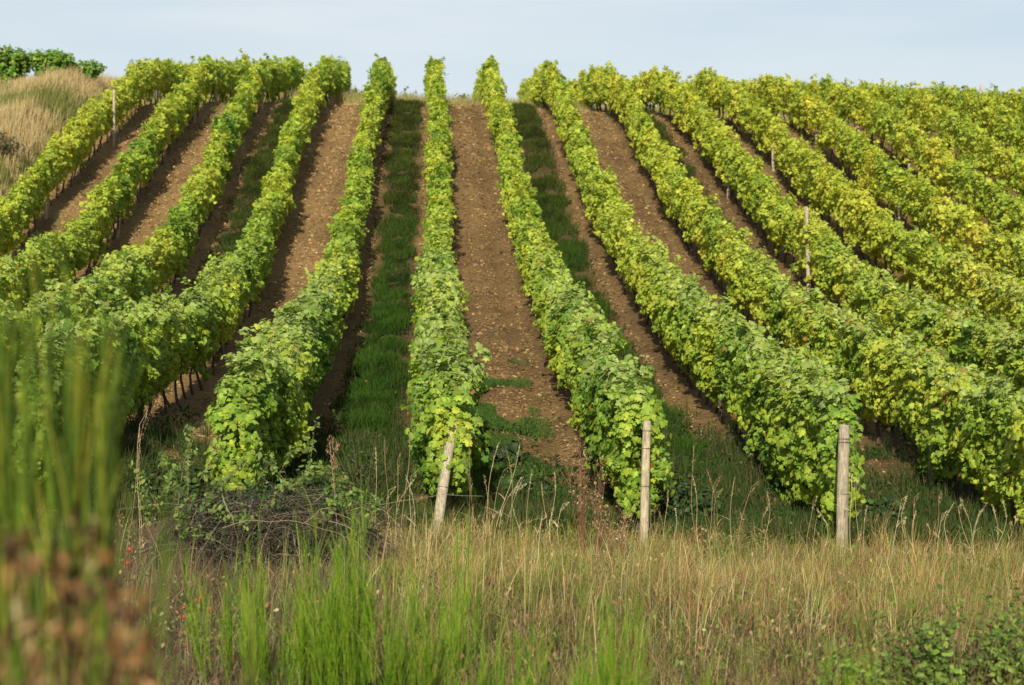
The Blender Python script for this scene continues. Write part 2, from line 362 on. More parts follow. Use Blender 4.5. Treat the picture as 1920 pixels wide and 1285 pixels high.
def make_verge_grass():
    rg = np.random.default_rng(41); mb = MB()
    def area(n, y0, y1, m=120):
        y = rg.uniform(y0, y1, n); x = rg.uniform(-4.4, 7.6, n); k = in_view(x, y, m=m); return x[k], y[k]
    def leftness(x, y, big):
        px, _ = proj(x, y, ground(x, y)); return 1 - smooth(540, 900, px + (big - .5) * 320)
    DRY = [(.40, .29, .11), (.30, .21, .09), (.50, .39, .18), (.23, .13, .065), (.26, .23, .065), (.17, .18, .045)]
    GRN = [(.13, .20, .03), (.19, .23, .045), (.09, .145, .025)]
    DEAD = [(.17, .115, .075), (.10, .075, .05), (.27, .20, .13), (.09, .11, .035)]
    # under layer: short matted growth
    x, y = area(90000, 13, 25.6); n = len(x)
    cl = noise(x / .22, y / .3, 0, 60); big = noise(x / .9, y / 1.3, 0, 61); hue = noise(x / .45, y / .7, 0, 62)
    left = leftness(x, y, big)
    k = rg.random(n) < .25 + .75 * cl; x, y, cl, big, hue, left = (v[k] for v in (x, y, cl, big, hue, left)); n = len(x)
    c = pal(rg, n, DRY, [3, 3, 1.5, 2.4, 2.4, 2], .2)
    c = np.where((rg.random(n) < 1.5 * (hue - .38))[:, None], pal(rg, n, GRN, [2, 2, 1], .18), c)
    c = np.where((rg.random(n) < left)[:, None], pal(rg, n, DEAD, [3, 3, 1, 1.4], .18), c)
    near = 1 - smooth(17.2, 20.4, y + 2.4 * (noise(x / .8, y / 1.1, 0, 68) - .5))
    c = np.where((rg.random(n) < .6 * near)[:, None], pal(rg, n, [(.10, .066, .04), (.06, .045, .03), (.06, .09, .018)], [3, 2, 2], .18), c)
    blades(mb, x, y, .05 + .22 * cl * (.4 + big) + rg.exponential(.04, n), rg.uniform(.004, .009, n), c * .8, c * 1.1, rg, .9, S=4, wind=(.05, 0))
    # upper layer: tufts of taller blades, each tuft of one colour and one lean
    nt = 2600; tx, ty = area(nt, 13, 25.3); nt = len(tx)
    tb = noise(tx / 1.1, ty / 1.4, 0, 63); tl = leftness(tx, ty, tb)
    lowp = smooth(.28, .62, noise(tx / .75, ty / 1.1, 0, 66))
    th = (.12 + (.46 * tb * rg.random(nt) + rg.exponential(.09, nt)) * (.35 + .95 * lowp)) * 1.18 * (1 - .35 * tl) * (1 - .45 * smooth(24.2, 25.3, ty)); th = np.minimum(th, .75)
    tc = pal(rg, nt, DRY + [(.62, .50, .27), (.09, .065, .04)], [4, 3, 3, 1.6, 2.2, 1.3, 1.4, 1.6], .18)
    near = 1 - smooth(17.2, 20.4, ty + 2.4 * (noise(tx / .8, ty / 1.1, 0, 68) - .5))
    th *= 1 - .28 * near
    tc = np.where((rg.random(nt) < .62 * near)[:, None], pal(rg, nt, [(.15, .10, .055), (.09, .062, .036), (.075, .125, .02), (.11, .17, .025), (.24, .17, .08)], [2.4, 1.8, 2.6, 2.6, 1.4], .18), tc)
    rust = smooth(.5, .75, noise(tx / .6, ty / .8, 0, 67))[:, None] * (rg.random((nt, 1)) < .75)
    tc = tc + (np.array((.26, .14, .065)) * (1 + rg.normal(0, .2, (nt, 1))) - tc) * rust * .85
    tc = np.where((rg.random(nt) < .24 + .38 * (tb < .42))[:, None], pal(rg, nt, GRN, [2, 2, 1], .15), tc)
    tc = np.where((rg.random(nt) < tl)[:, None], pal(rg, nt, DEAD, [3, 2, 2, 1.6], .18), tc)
    per = 16; i = np.repeat(np.arange(nt), per); n = len(i)
    x = tx[i] + rg.normal(0, .045, n); y = ty[i] + rg.normal(0, .05, n)
    la = rg.uniform(0, 6.28, nt); lm = np.abs(rg.normal(0, .22, nt))
    c = tc[i] * (1 + rg.normal(0, .12, (n, 1)))
    h = th[i] * rg.uniform(.45, 1.1, n)
    for g in range(4):
        s_ = i % 4 == g
        blades(mb, x[s_], y[s_], h[s_], rg.uniform(.003, .0065, s_.sum()), c[s_] * .75, c[s_] * 1.15, rg, .42, S=4, wind=((.05, .2, -.12, .1)[g], 0))
    x, y = area(5200, 14.5, 25.0); n = len(x); b = noise(x / .7, y / .9, 0, 69); k = rg.random(n) < 1.6 * (b - .25); x, y, b = x[k], y[k], b[k]; n = len(x)
    lf = leftness(x, y, b)
    c = pal(rg, n, [(.46, .35, .17), (.14, .20, .04), (.20, .25, .05), (.30, .17, .08), (.58, .48, .28)], [2.4, 2.6, 2, 1.4, 1], .15)
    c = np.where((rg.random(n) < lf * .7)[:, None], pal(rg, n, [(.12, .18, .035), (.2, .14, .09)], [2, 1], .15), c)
    blades(mb, x, y, rg.uniform(.3, .72, n) * (1 - .3 * smooth(24, 25, y)), rg.uniform(.004, .007, n), c * .85, c * 1.1, rg, .28, S=6, wind=(.05, 0))
    # fallen tangle of dead stalks, crossing every way
    x, y = area(16000, 13, 24.8); n = len(x)
    c = pal(rg, n, [(.32, .24, .14), (.21, .13, .09), (.46, .37, .23), (.13, .09, .07)], [2, 2, 1, 1], .15)
    blades(mb, x, y, rg.uniform(.1, .38, n), np.full(n, .005), c, c, rg, 1.5, S=4)
    # small leaves, dead flower heads and seeds caught in the grass
    x, y = area(26000, 13.5, 25.2); n = len(x); b = noise(x / .5, y / .6, 0, 65)
    k = rg.random(n) < (.12 + 1.2 * (b - .4)); x, y = x[k], y[k]; n = len(x)
    P = np.stack([x, y, ground(x, y) + rg.uniform(.04, .36, n)], -1)
    leaves(mb, P, rg.normal(0, 1, (n, 3)) + (0, -.5, .6), rg.uniform(.015, .05, n), pal(rg, n, [(.36, .27, .14), (.27, .14, .07), (.44, .38, .26), (.11, .17, .04), (.16, .21, .05)], [2, 2.4, .12, 4, 3]), 'oval', rg)
    tag(mb.build('verge_grass', M_GRASS), 'tangled dry straw coloured and brown grass of the verge below the vineyard', 'grass', kind='stuff')
make_verge_grass()

def make_bank_grass():
    rg = np.random.default_rng(51); mb = MB()
    n = 90000
    y = rg.uniform(50, 104, n); x = -rg.uniform(13.1, 27, n)
    keep = in_view(x, y); x, y = x[keep], y[keep]; n = len(x)
    b = noise(x / 1.6, y / 2.2, 0, 70); f = noise(x / .5, y / .6, 0, 71)
    edge = 1 - smooth(13.4, 14.3, -x + (f - .5) * .8)
    c = pal(rg, n, [(.46, .36, .19), (.38, .29, .14), (.52, .43, .25), (.30, .25, .09)], [4, 3, 2, 2], .12)
    gr = pal(rg, n, [(.20, .21, .06), (.13, .16, .04), (.08, .11, .03)], [3, 2, 2], .12)
    u = rg.random(n)
    c = np.where(((u < .75 * edge) | (b + .3 * (u - .5) > .76))[:, None], gr, c)
    h = (.25 + .5 * f + rg.exponential(.06, n)) * (1 - .4 * edge)
    blades(mb, x, y, h, rg.uniform(.012, .028, n), c * .85, c * 1.08, rg, .35, wind=(.12, 0))
    # ragged grass beyond the brow
    n = 60000; y = 96 + 30 * rg.random(n) ** 1.5; x = rg.uniform(-13, 30, n); kk, oo = lane(x); k_ = (np.abs(oo) < 1.0) | (y > 113); x, y = x[k_], y[k_]; n = len(x); f = noise(x / .6, y / .8, 0, 73)
    c = pal(rg, n, [(.38, .33, .13), (.27, .25, .09), (.17, .2, .05)], [3, 2, 2], .12)
    blades(mb, x, y, (.4 + .6 * f) * (.3 + .7 * smooth(96, 99, y)), rg.uniform(.012, .028, n), c * .85, c * 1.05, rg, .35)
    tag(mb.build('bank_grass', M_GRASS), 'tall bleached dry grass on the bank and the brow of the hill', 'grass', kind='stuff')
make_bank_grass()

# ------------------------------------------------------------------ vine rows
ROW_START = {-5: 40, -4: 32, -3: 26.5, -2: 25.0, -1: 25.7, 0: 25.5, 1: 25.6, 2: 25.55, 3: 25.5}
def row_x(k, y): return X0 + k * SP - .14 * (k == -5) - .06 * (k == -4) - .24 * (k == -1) * (1 - smooth(25, 30, y)) + .07 * np.sin(np.asarray(y) * .11 + k * 1.7) + .04 * np.sin(np.asarray(y) * .53 + k)
G1, G2, G3, G4, BR = (np.array(c) for c in ((.095, .20, .028), (.235, .37, .045), (.45, .51, .058), (.64, .55, .075), (.36, .19, .05)))
def row_foliage(k, y0, y1, dens, size, shape, rg, mb):
    L = y1 - y0
    if L <= 0: return
    n = int(L * dens)
    # three leaves in five sit together in little shoots, the rest fill the hedge behind them
    per = 16; nc = max(4, int(n * .6 / per)); ncl = nc * per; n = max(n, ncl + 1)
    cy, cth = rg.uniform(y0, y1, nc), rg.uniform(0, 2 * math.pi, nc)
    cN = rg.normal(0, .5, (nc, 3)); cI = np.repeat(np.arange(nc), per)
    clus = np.zeros(n, bool); clus[:ncl] = True
    y = rg.uniform(y0, y1, n); y[:ncl] = cy[cI]
    th = rg.uniform(0, 2 * math.pi, n); th[:ncl] = cth[cI]
    off = np.zeros((n, 3)); off[:ncl] = rg.normal(0, 1, (ncl, 3)) * (.045, .07, .045)
    coff = rg.normal(.0, .05, nc)
    ys = ROW_START.get(k, 26)
    # cross-section: a rounded upright hedge, ragged below
    vine = noise(y / .85, k * 7.3, 0, 80)                       # one lump per vine
    vine = smooth(.22, .78, vine)
    lump = smooth(.15, .85, noise(y / .42, th * .9, k * 3.1, 81)); fine = noise(y / .17, th * 2.2, k * 3.1, 83)
    hw = (.25 if k < 2 else .232) * (.68 + .54 * vine) * (.72 + .5 * lump); hh = .585 + .20 * (smooth(.2, .8, noise(y / .8, k * 5.1, 0, 82)) - .5) + .10 * (noise(y / .3, k * 5.1, 0, 86) - .5)
    cz = 1.2
    c_, s_ = np.cos(th), np.sin(th)
    sg = lambda v, e: np.sign(v) * np.abs(v) ** e
    depth = 1 - np.minimum(rg.exponential(.19, n), .95)
    depth *= .80 + .30 * fine
    depth = np.where(clus, 1.0, depth * .93); depth[:ncl] += (coff / .27)[cI]
    dx = sg(c_, .75) * hw * depth; dz = sg(s_, .75) * hh * depth
    low = dz < 0
    dz = np.where(low, dz * (.80 + .7 * (noise(y / .5, k * 9.7, 0, 84) - .35)) * (1 + .34 * (1 - smooth(27, 33, y))), dz * (.86 + .34 * lump))
    near_end = 1 - smooth(ys, ys + .7, y)
    dz = np.where(low, dz * (1 + (-.04 if k != 0 else -.42) * near_end), dz - .22 * near_end * s_)
    # the row opens gaps where a vine is weak
    thin = noise(y / 1.1, k * 4.4, 0, 85)
    keep = rg.random(n) < np.where(thin < .2, .5, 1.0)
    x = row_x(k, y) + dx + off[:, 0]; z = cz + dz + off[:, 2]; y = y + off[:, 1]
    gz = ground(row_x(k, y), y)
    P = np.stack([x, y, gz + z], -1)
    N = np.stack([c_ * .9, -.35 - 1.1 * near_end, s_ * .75 + .5], -1) + rg.normal(0, 1, (n, 3)) * np.where(clus, .42, .65)[:, None]
    N[:ncl] += cN[cI]
    keep &= in_view(x, y)
    # colour of the leaves themselves: greener low on the slope, yellower to the right and uphill
    yel = .30 + .22 * smooth(30, 55, y) + .22 * smooth(-1, 4, k) + .14 * (k == -5) + .62 * (noise(y / 1.7, k * 2.3, z * .6, 90) - .5) + .4 * (noise(y / .45, z / .4, k * 1.7, 91) - .5) + rg.normal(0, .13, n)
    yel += .12 * (k in (-1,)) * near_end
    yel = np.clip(yel, 0, 1.15)[:, None]
    C = np.where(yel < .33, G1 + (G2 - G1) * yel / .33, np.where(yel < .75, G2 + (G3 - G2) * (yel - .33) / .42, G3 + (G4 - G3) * np.clip((yel - .86) / .4, 0, 1)))
    young = (smooth(.35, .62, dz) * (rg.random(n) < .6) * (1 - smooth(40, 60, y)))[:, None]
    C = C + (np.array((.36, .43, .15)) - C) * young * .7
    br = rg.random(n) < (.003 + .018 * (noise(y / .5, z / .5, k, 92) > .7)) * (y < 50) * (1 + 2.2 * (k in (3, 4)) * (y < 46))
    C = np.where(br[:, None], BR, C) * (1 + rg.normal(0, .14, (n, 1)))
    P, N, C, y = P[keep], N[keep], C[keep], y[keep]
    leaves(mb, P, N, size * rg.uniform(.65, 1.3, len(P)), C, shape, rg)
    # shoots that escape above and beside the hedge
    m = int(L * 2.6)
    sy = rg.uniform(y0, y1, m); keep = in_view(row_x(k, sy), sy); sy = sy[keep]; m = len(sy)
    if m == 0: return
    up = rg.random(m) < .62
    ln = np.where(up, rg.uniform(.08, .30, m), rg.uniform(.1, .3, m))
    sd = np.sign(rg.normal(0, 1, m))
    st = np.stack([row_x(k, sy) + np.where(up, rg.normal(0, .16, m), sd * .22), sy, ground(row_x(k, sy), sy) + np.where(up, 1.72, rg.uniform(.9, 1.6, m))], -1)
    d = np.stack([np.where(up, rg.normal(0, .35, m), sd * 1.0), rg.normal(0, .4, m), np.where(up, 1.0, rg.normal(.0, .45, m))], -1)
    q = 7
    t = np.linspace(.05, 1, q)
    SPt = st[:, None] + nrm(d)[:, None] * (ln[:, None] * t[None])[..., None]
    SPt[..., 2] -= (.12 * (t ** 2))[None] * np.where(up, .4, 1)[:, None]
    Pp = (SPt + rg.normal(0, .03, SPt.shape)).reshape(-1, 3)
    yl = np.clip(rg.normal(.35, .2, len(Pp)), 0, 1)[:, None]
    leaves(mb, Pp, rg.normal(0, .6, (len(Pp), 3)) + (0, -.3, .7), size * np.tile(np.linspace(.95, .5, q), m) * rg.uniform(.7, 1.1, len(Pp)), G1 * 1.15 + (G3 - G1) * yl * .8, shape, rg)

def trunk_mesh(i):
    rg = np.random.default_rng(300 + i)
    S = 8; t = np.linspace(0, 1, S)
    C = np.stack([np.cumsum(rg.normal(0, .018, S)) + .05 * np.sin(t * 3 + i), np.cumsum(rg.normal(0, .022, S)), t * .86 - .06], -1)[None]
    Rr = (.034 - .016 * t + rg.normal(0, .002, S))[None]
    c = np.array((.075, .055, .042)) * (1 + rg.normal(0, .12, (1, S, 1)))
    mb = MB(); tubes(mb, C, Rr, np.broadcast_to(c, (1, S, 3)), 6)
    for sgn in (-1, 1):          # the two arms along the wire
        A = np.stack([C[0, -1, 0] + rg.normal(0, .01, 5), C[0, -1, 1] + sgn * np.linspace(0, .4, 5), C[0, -1, 2] + np.array([0, .03, .05, .06, .05])], -1)[None]
        tubes(mb, A, np.linspace(.018, .009, 5)[None], np.broadcast_to(c[:, :1], (1, 5, 3)), 5)
    me = mb.build('trunk', M_BARK); d = me.data; bpy.data.objects.remove(me); return d
TR = [trunk_mesh(i) for i in range(7)]

ROW_LABELS = {
    -5: 'yellowing leftmost vine row climbing along the dry grass bank',
    -4: 'second vine row from the left, beside a bare soil lane',
    -3: 'third vine row from the left, with soil and grass on its right',
    -2: 'vine row with dark shaded flank curving down behind the blurred green broom',
    -1: 'vine row ending in yellow leaves behind the dark bramble heap',
    0: 'upright central vine row ending over the leaning pale post',
    1: 'vine row right of the central one, ending behind the slim upright post',
    2: 'vine row ending in leafy clump behind the thick grey post',
    3: 'bushy vine row with rusty leaves, first beyond the thick grey post',
    4: 'second vine row beyond the thick grey post, with a tall pale stake in it',
    5: 'third vine row to the right beyond the thick grey post',
    6: 'fourth vine row to the right beyond the thick grey post',
    7: 'fifth vine row to the right beyond the thick grey post',
    8: 'sixth vine row to the right beyond the thick grey post',
    9: 'seventh vine row to the right beyond the thick grey post, high up',
    10: 'eighth vine row to the right beyond the thick grey post, on the far brow',
    11: 'second to last vine row at the upper right corner of the slope',
    12: 'last vine row at the upper right edge, against the sky'}
def make_row(k):
    rg = np.random.default_rng(1000 + k)
    ys = ROW_START.get(k, 26)
    # where the row first enters the picture (plus a margin to step aside)
    yy = np.arange(ys, Y_END, .5); v = in_view(row_x(k, yy), yy, m=260)
    ys = yy[v][0]
    base = np.array((float(row_x(k, ys)), ys, float(ground(row_x(k, ys), ys))))
    root = empty('vine_row', base, ROW_LABELS[k], 'vine row', 'vine rows on the slope')
    mb = MB()
    far = 1 if k < 7 else .8
    row_foliage(k, ys, min(36, Y_END), 2100, .082, 'vine', rg, mb)
    row_foliage(k, max(ys, 36), 52, 1600, .085, 'vine_mid', rg, mb)
    row_foliage(k, max(ys, 52), 75, 1250 * far, .09, 'vine_mid', rg, mb)
    row_foliage(k, max(ys, 75), Y_END, 900 * far, .108, 'far', rg, mb)
    mb.build('foliage', M_LEAF, root, base)
    y = ys + .35; i = 0; cnt = 0
    while y < 108 and cnt < 100:
        x = float(row_x(k, y))
        if in_view(np.array(x), np.array(y), m=60):
            o = bpy.data.objects.new('trunk', TR[(i * 5 + k) % 7]); col_link.objects.link(o); o.parent = root
            o.location = (x - base[0] + rg.normal(0, .03), y - base[1], float(ground(x, y)) - base[2])
            o.rotation_euler = (rg.normal(0, .07), rg.normal(0, .08), rg.choice([0, math.pi]) + rg.normal(0, .15)); s = rg.uniform(.85, 1.12); o.scale = (s, s, s)
            cnt += 1
        y += 1.0 + rg.normal(0, .08); i += 1
for k in ROWS: make_row(k)

# ------------------------------------------------------------------ posts and stakes
def post(name, foot, top, r, label, cat, tint=(1, 1, 1), rings=(), cap=None, group=None):
    foot = np.array(foot, float); top = np.array(top, float)
    rg = np.random.default_rng(abs(hash(label)) % 9999 if False else len(label) * 31 + int(abs(foot[0]) * 100))
    S = 14; t = np.linspace(0, 1, S); kk = 14
    ax = nrm((top - foot)[None])[0]
    U = nrm(np.cross(ax, (0, 1, 0))[None])[0]; W = np.cross(ax, U)
    an = np.arange(kk) * 2 * math.pi / kk
    prof = 1 + rg.normal(0, .035, kk)
    V = []
    st = foot - ax * .12
    Ln = np.linalg.norm(top - st)
    for i in range(S):
        rr = r * (1.06 - .12 * t[i]) * prof * (1 + rg.normal(0, .012, kk))
        if i == S - 1: rr = rr * .93
        c = st + ax * (Ln * min(t[i], 1)) + (U * math.sin(t[i] * 2.3) + W * math.cos(t[i] * 3)) * r * .12
        V.append(c + (U[None] * np.cos(an)[:, None] + W[None] * np.sin(an)[:, None]) * rr[:, None])
    V = np.concatenate(V); F = []
    for i in range(S - 1):
        for j in range(kk):
            a, b = i * kk + j, i * kk + (j + 1) % kk
            F += [(a, b, b + kk), (a, b + kk, a + kk)]
    V = np.concatenate([V, [V[-kk:].mean(0) + ax * r * .06]]); n0 = len(V) - 1
    F += [((S - 1) * kk + j, (S - 1) * kk + (j + 1) % kk, n0) for j in range(kk)]
    mb = MB(); mb.add(V, F, np.array(tint))
    o = mb.build(name, M_WOOD, None, foot, True)
    tag(o, label, cat, group)
    for h in rings:              # loops of fencing wire twisted round the post
        a = np.linspace(0, 2 * math.pi * 1.02, 22)
        c = st + ax * (Ln * h)
        rad = r * (1.06 - .12 * h) * 1.09
        P = (c + (U[None] * np.cos(a)[:, None] + W[None] * np.sin(a)[:, None]) * rad + ax[None] * (np.linspace(-.5, .5, 22) * .016)[:, None])[None]
        wb = MB(); tubes(wb, P, np.full((1, 22), .0032), np.full((1, 22, 3), .1), 5)
        wb.build('wire_loop', M_WIRE, o, foot)
    return o
def gpt(px, Y): p = at(px, 0, Y); return np.array((p[0], Y, float(ground(p[0], Y))))
f = gpt(818, 25.3); post('end_post', f, at(852, 782, 25.62), .062, 'pale end post leaning to the right, half hidden in the central vine row', 'post', (.98, 1.0, 1.0), (.45,))
f = gpt(1207, 25.3); post('end_post', f, at(1214, 790, 25.38), .053, 'slim pale upright end post with wire loops, middle of the three tall posts', 'post', (1.08, 1.04, .92), (.52, .8, .93))
f = gpt(1578, 25.1); post('end_post', f, at(1584, 798, 25.2), .070, 'thick grey end post with ringed head, rightmost of the three tall posts', 'post', (.82, .83, .82), (.5, .875, .9))
# thin iron stay next to the slim post
f = gpt(1221, 25.45); mb = MB(); tp = at(1216, 880, 25.4)
tubes(mb, np.stack([f, (f + tp) / 2, tp])[None], np.full((1, 3), .005), np.full((1, 3, 3), .12), 5)
tag(mb.build('stay_wire', M_WIRE, None, f), 'thin grey stay wire running down beside the slim upright post', 'wire')

STAKES = [  # row, distance, height above ground, label
    (-5, 78.6, 2.12, 'tall weathered stake standing clear at the left of the leftmost vine row'),
    (-5, 92, 1.05, 'short stake under the leftmost row, uphill of its tall weathered stake'),
    (-5, 66.5, .8, 'short stake under the leftmost row, downhill of its tall weathered stake'),
    (-4, 93, 2.0, 'pale stake poking out of the second row from the left near the brow'),
    (-4, 84, .9, 'short pale stake high under the second row from the left'),
    (-4, 64, .85, 'short pale stake under the second row from the left, halfway down'),
    (-3, 88, .95, 'grey stake under the third row from the left near the brow'),
    (-3, 70.5, .9, 'grey stake at the right foot of the third row from the left, midway'),
    (-2, 95, 1.0, 'stake among trunks of the shaded left row, at the brow'),
    (2, 32.8, .95, 'short grey stake among the trunks of the thick grey post row'),
    (3, 42.5, 1.0, 'pale stake under the first row beyond the thick grey post, halfway along'),
    (3, 31.0, 1.0, 'grey stake in the shade at the foot of the bushy rightmost row'),
    (4, 69.5, .95, 'grey stake in the middle of the second row beyond the thick grey post'),
    (4, 53.7, 2.35, 'tall pale stake in the second row beyond the thick grey post'),
    (5, 74.5, .95, 'grey stake high under the third row beyond the thick grey post'),
    (6, 79.5, 1.0, 'grey stake high under the fourth row beyond the thick grey post'),
    (6, 65, 1.0, 'grey stake low under the fourth row beyond the thick grey post'),
    (7, 75.0, 1.0, 'stout grey stake under the fifth row beyond the thick grey post'),
    (7, 84, 1.0, 'grey stake high under the fifth row beyond the thick grey post'),
    (8, 74.5, 1.0, 'grey stake at the right under the sixth row beyond the thick grey post'),
    (10, 93, 2.1, 'white stake tip standing out of the leaves at the upper right edge')]
for k, y, h, lb in STAKES:
    x = float(row_x(k, y)) + ((-.27 if h > 2.3 else -.14) if k > 0 else (.36 if h > 2.05 else .16)); z = float(ground(x, y))
    post('wooden_stake', (x, y, z), (x + random.uniform(-.05, .05), y + random.uniform(-.05, .05), z + h), .05, lb, 'stake', (1.25, 1.22, 1.15), group='stakes standing in the vine rows')

# ------------------------------------------------------------------ broom: upright green whips
def broom(px, Y, hgt, width, n, label, shade=1.0, seed=0, lean=.13, zb=None, thick=.0019, yd=.35, group='green broom shrubs of the verge', cmix=None, hv=.38, plumes=(), bow=.28):
    rg = np.random.default_rng(500 + seed)
    b = gpt(px, Y) if zb is None else np.array((at(px, 0, Y)[0], Y, zb))
    root = empty('broom_shrub', b, label, 'broom shrub', group)
    # main stems, each carrying a brush of fine whips
    ns = max(5, n // 7)
    a = rg.uniform(0, 6.28, ns); rad = np.sqrt(rg.random(ns))
    foot = np.stack([np.cos(a) * rad * width * .42, np.sin(a) * rad * yd * .5, np.full(ns, -.04)], -1)
    topd = np.stack([np.cos(a) * rad * width * .5 + rg.normal(0, .05, ns), np.sin(a) * rad * yd + rg.normal(0, .05, ns), hgt * (hv + (1 - hv) * rg.random(ns) ** 1.5)], -1)
    for (qx, qy) in plumes:       # tight plumes of whips that stand above the rest
        tp = at(qx, qy, Y) - b; q = 5
        topd = np.concatenate([topd, tp + rg.normal(0, 1, (q, 3)) * (.012, .04, .05)]); foot = np.concatenate([foot, np.stack([np.full(q, tp[0] * .75), np.zeros(q), np.full(q, -.04)], -1) + rg.normal(0, .012, (q, 3))])
    ns = len(topd)
    S = 6; t = np.linspace(0, 1, S)
    C = foot[:, None] + (topd - foot)[:, None] * t[None, :, None]
    C[..., 0] += (t * (1 - t))[None] * rg.normal(0, bow, (ns, 1)) * hgt * .5
    ms = MB()
    c = pal(rg, ns, cmix or [(.08, .15, .012), (.11, .17, .018), (.05, .10, .01)], [2, 2, 1], .1) * shade
    tubes(ms, C, np.linspace(2.2, .8, S)[None] * thick * np.ones((ns, 1)), np.repeat(c[:, None], S, 1), 4)
    ms.build('stem', M_GRASS, root)
    mw = MB()
    m = int(n * 3.6)
    i = rg.integers(0, ns, m); u = rg.uniform(.22, .93, m)
    st = foot[i] + (topd - foot)[i] * u[:, None]
    st[:, 0] += u * (1 - u) * 0
    ln = hgt * rg.uniform(.16, .4, m) * (1.1 - .55 * u)
    d = nrm(nrm((topd - foot))[i] + rg.normal(0, lean, (m, 3)) * (1, 1, .3))
    S = 4; t = np.linspace(0, 1, S)
    C = st[:, None] + d[:, None] * (ln[:, None] * t[None])[..., None]
    C[..., 0] += (ln * rg.normal(0, .12, m))[:, None] * t[None] ** 2; C[..., 2] += (ln[:, None] * .08 * t[None] ** 2)
    c = pal(rg, m, cmix or [(.10, .21, .010), (.16, .27, .014), (.06, .13, .008), (.22, .25, .03), (.30, .24, .10)], [3, 3, 2.4, .6, .35], .13) * shade
    tubes(mw, C, np.linspace(1, .45, S)[None] * thick * rg.uniform(.7, 1.15, (m, 1)), np.repeat(c[:, None], S, 1) * np.linspace(.9, 1.15, S)[None, :, None], 3)
    mw.build('twigs', M_GRASS, root)
    return root
def zt(py, Y): return CZ + (642.5 - py) / 4000 * Y
def broom_to(px, Y, pytop, width, n, label, **kw):
    zb = float(gpt(px, Y)[2]); return broom(px, Y, zt(pytop, Y) - zb, width, n, label, **kw)
broom_to(648, 13.2, 945, .36, 230, 'tall bright green broom shrub in front of the right side of the bramble heap', seed=1)
broom_to(545, 13.6, 1040, .62, 230, 'low green broom shrub left of the tall bright green one', seed=2)
broom_to(483, 14.6, 905, .10, 16, 'single slender broom whip rising in front of the bramble heap', seed=3, lean=.06)
broom_to(425, 14.2, 1000, .5, 110, 'thin broom shrub with few whips left of the bramble heap front', seed=4)
broom_to(768, 13.0, 1050, .55, 210, 'green broom shrub in the middle, between the tall one and the lone leaning plume', seed=5)
broom_to(868, 14.6, 985, .2, 80, 'narrow yellow green broom plume below the leaning pale post', seed=6, lean=.07)
broom_to(940, 12.0, 1165, .5, 150, 'small low broom shrub at the bottom middle', seed=7)
broom_to(1130, 10.5, 1110, .42, 230, 'dense bright green broom clump at the bottom edge right of the middle', seed=8)
broom_to(1560, 7.0, 1155, .22, 26, 'soft blurred broom shrub at the bottom edge below the thick grey post', seed=9, thick=.0026)
broom_to(1688, 7.2, 1030, .13, 22, 'tall blurred broom plume right of the thick grey post', seed=10, thick=.0026, lean=.06)
broom_to(1306, 9.0, 1185, .10, 16, 'tiny blurred broom plume at the bottom edge, left of the thick grey post', seed=11)
broom_to(455, 6.2, 1075, .10, 34, 'blurred yellow green broom plume at the bottom left of the tall bright shrub', seed=12, lean=.06, cmix=[(.2, .23, .03), (.24, .25, .04), (.15, .2, .03)])
broom(80, 4.3, 1.38, .38, 270, 'large blurred dark green broom shrub at the left edge', seed=13, thick=.0028, yd=.3, lean=.07, hv=.5, bow=.06, plumes=[(12, 640), (62, 590), (100, 625), (135, 690), (152, 640), (185, 700), (5, 720)], cmix=[(.075, .135, .014), (.12, .18, .018), (.04, .07, .009), (.25, .26, .03)])
broom_to(34, 4.0, 505, .09, 30, 'tallest blurred broom stem at the far left edge', seed=14, thick=.0032, lean=.05, bow=.04, cmix=[(.075, .135, .014), (.12, .18, .018), (.04, .07, .009), (.25, .26, .03)])
broom(185, 4.6, 1.12, .26, 44, 'blurred broom shrub just right of the large dark one at the left edge', seed=15, thick=.0028, lean=.07, hv=.5, bow=.06, plumes=[(203, 655)], cmix=[(.075, .135, .014), (.12, .18, .018), (.04, .07, .009), (.25, .26, .03)])
broom(285, 6.6, 1.25, .16, 40, 'slim blurred broom shrub between the withered brown plant and the bramble heap', seed=16, thick=.0026, cmix=[(.075, .135, .014), (.12, .18, .018), (.04, .07, .009), (.25, .26, .03)])

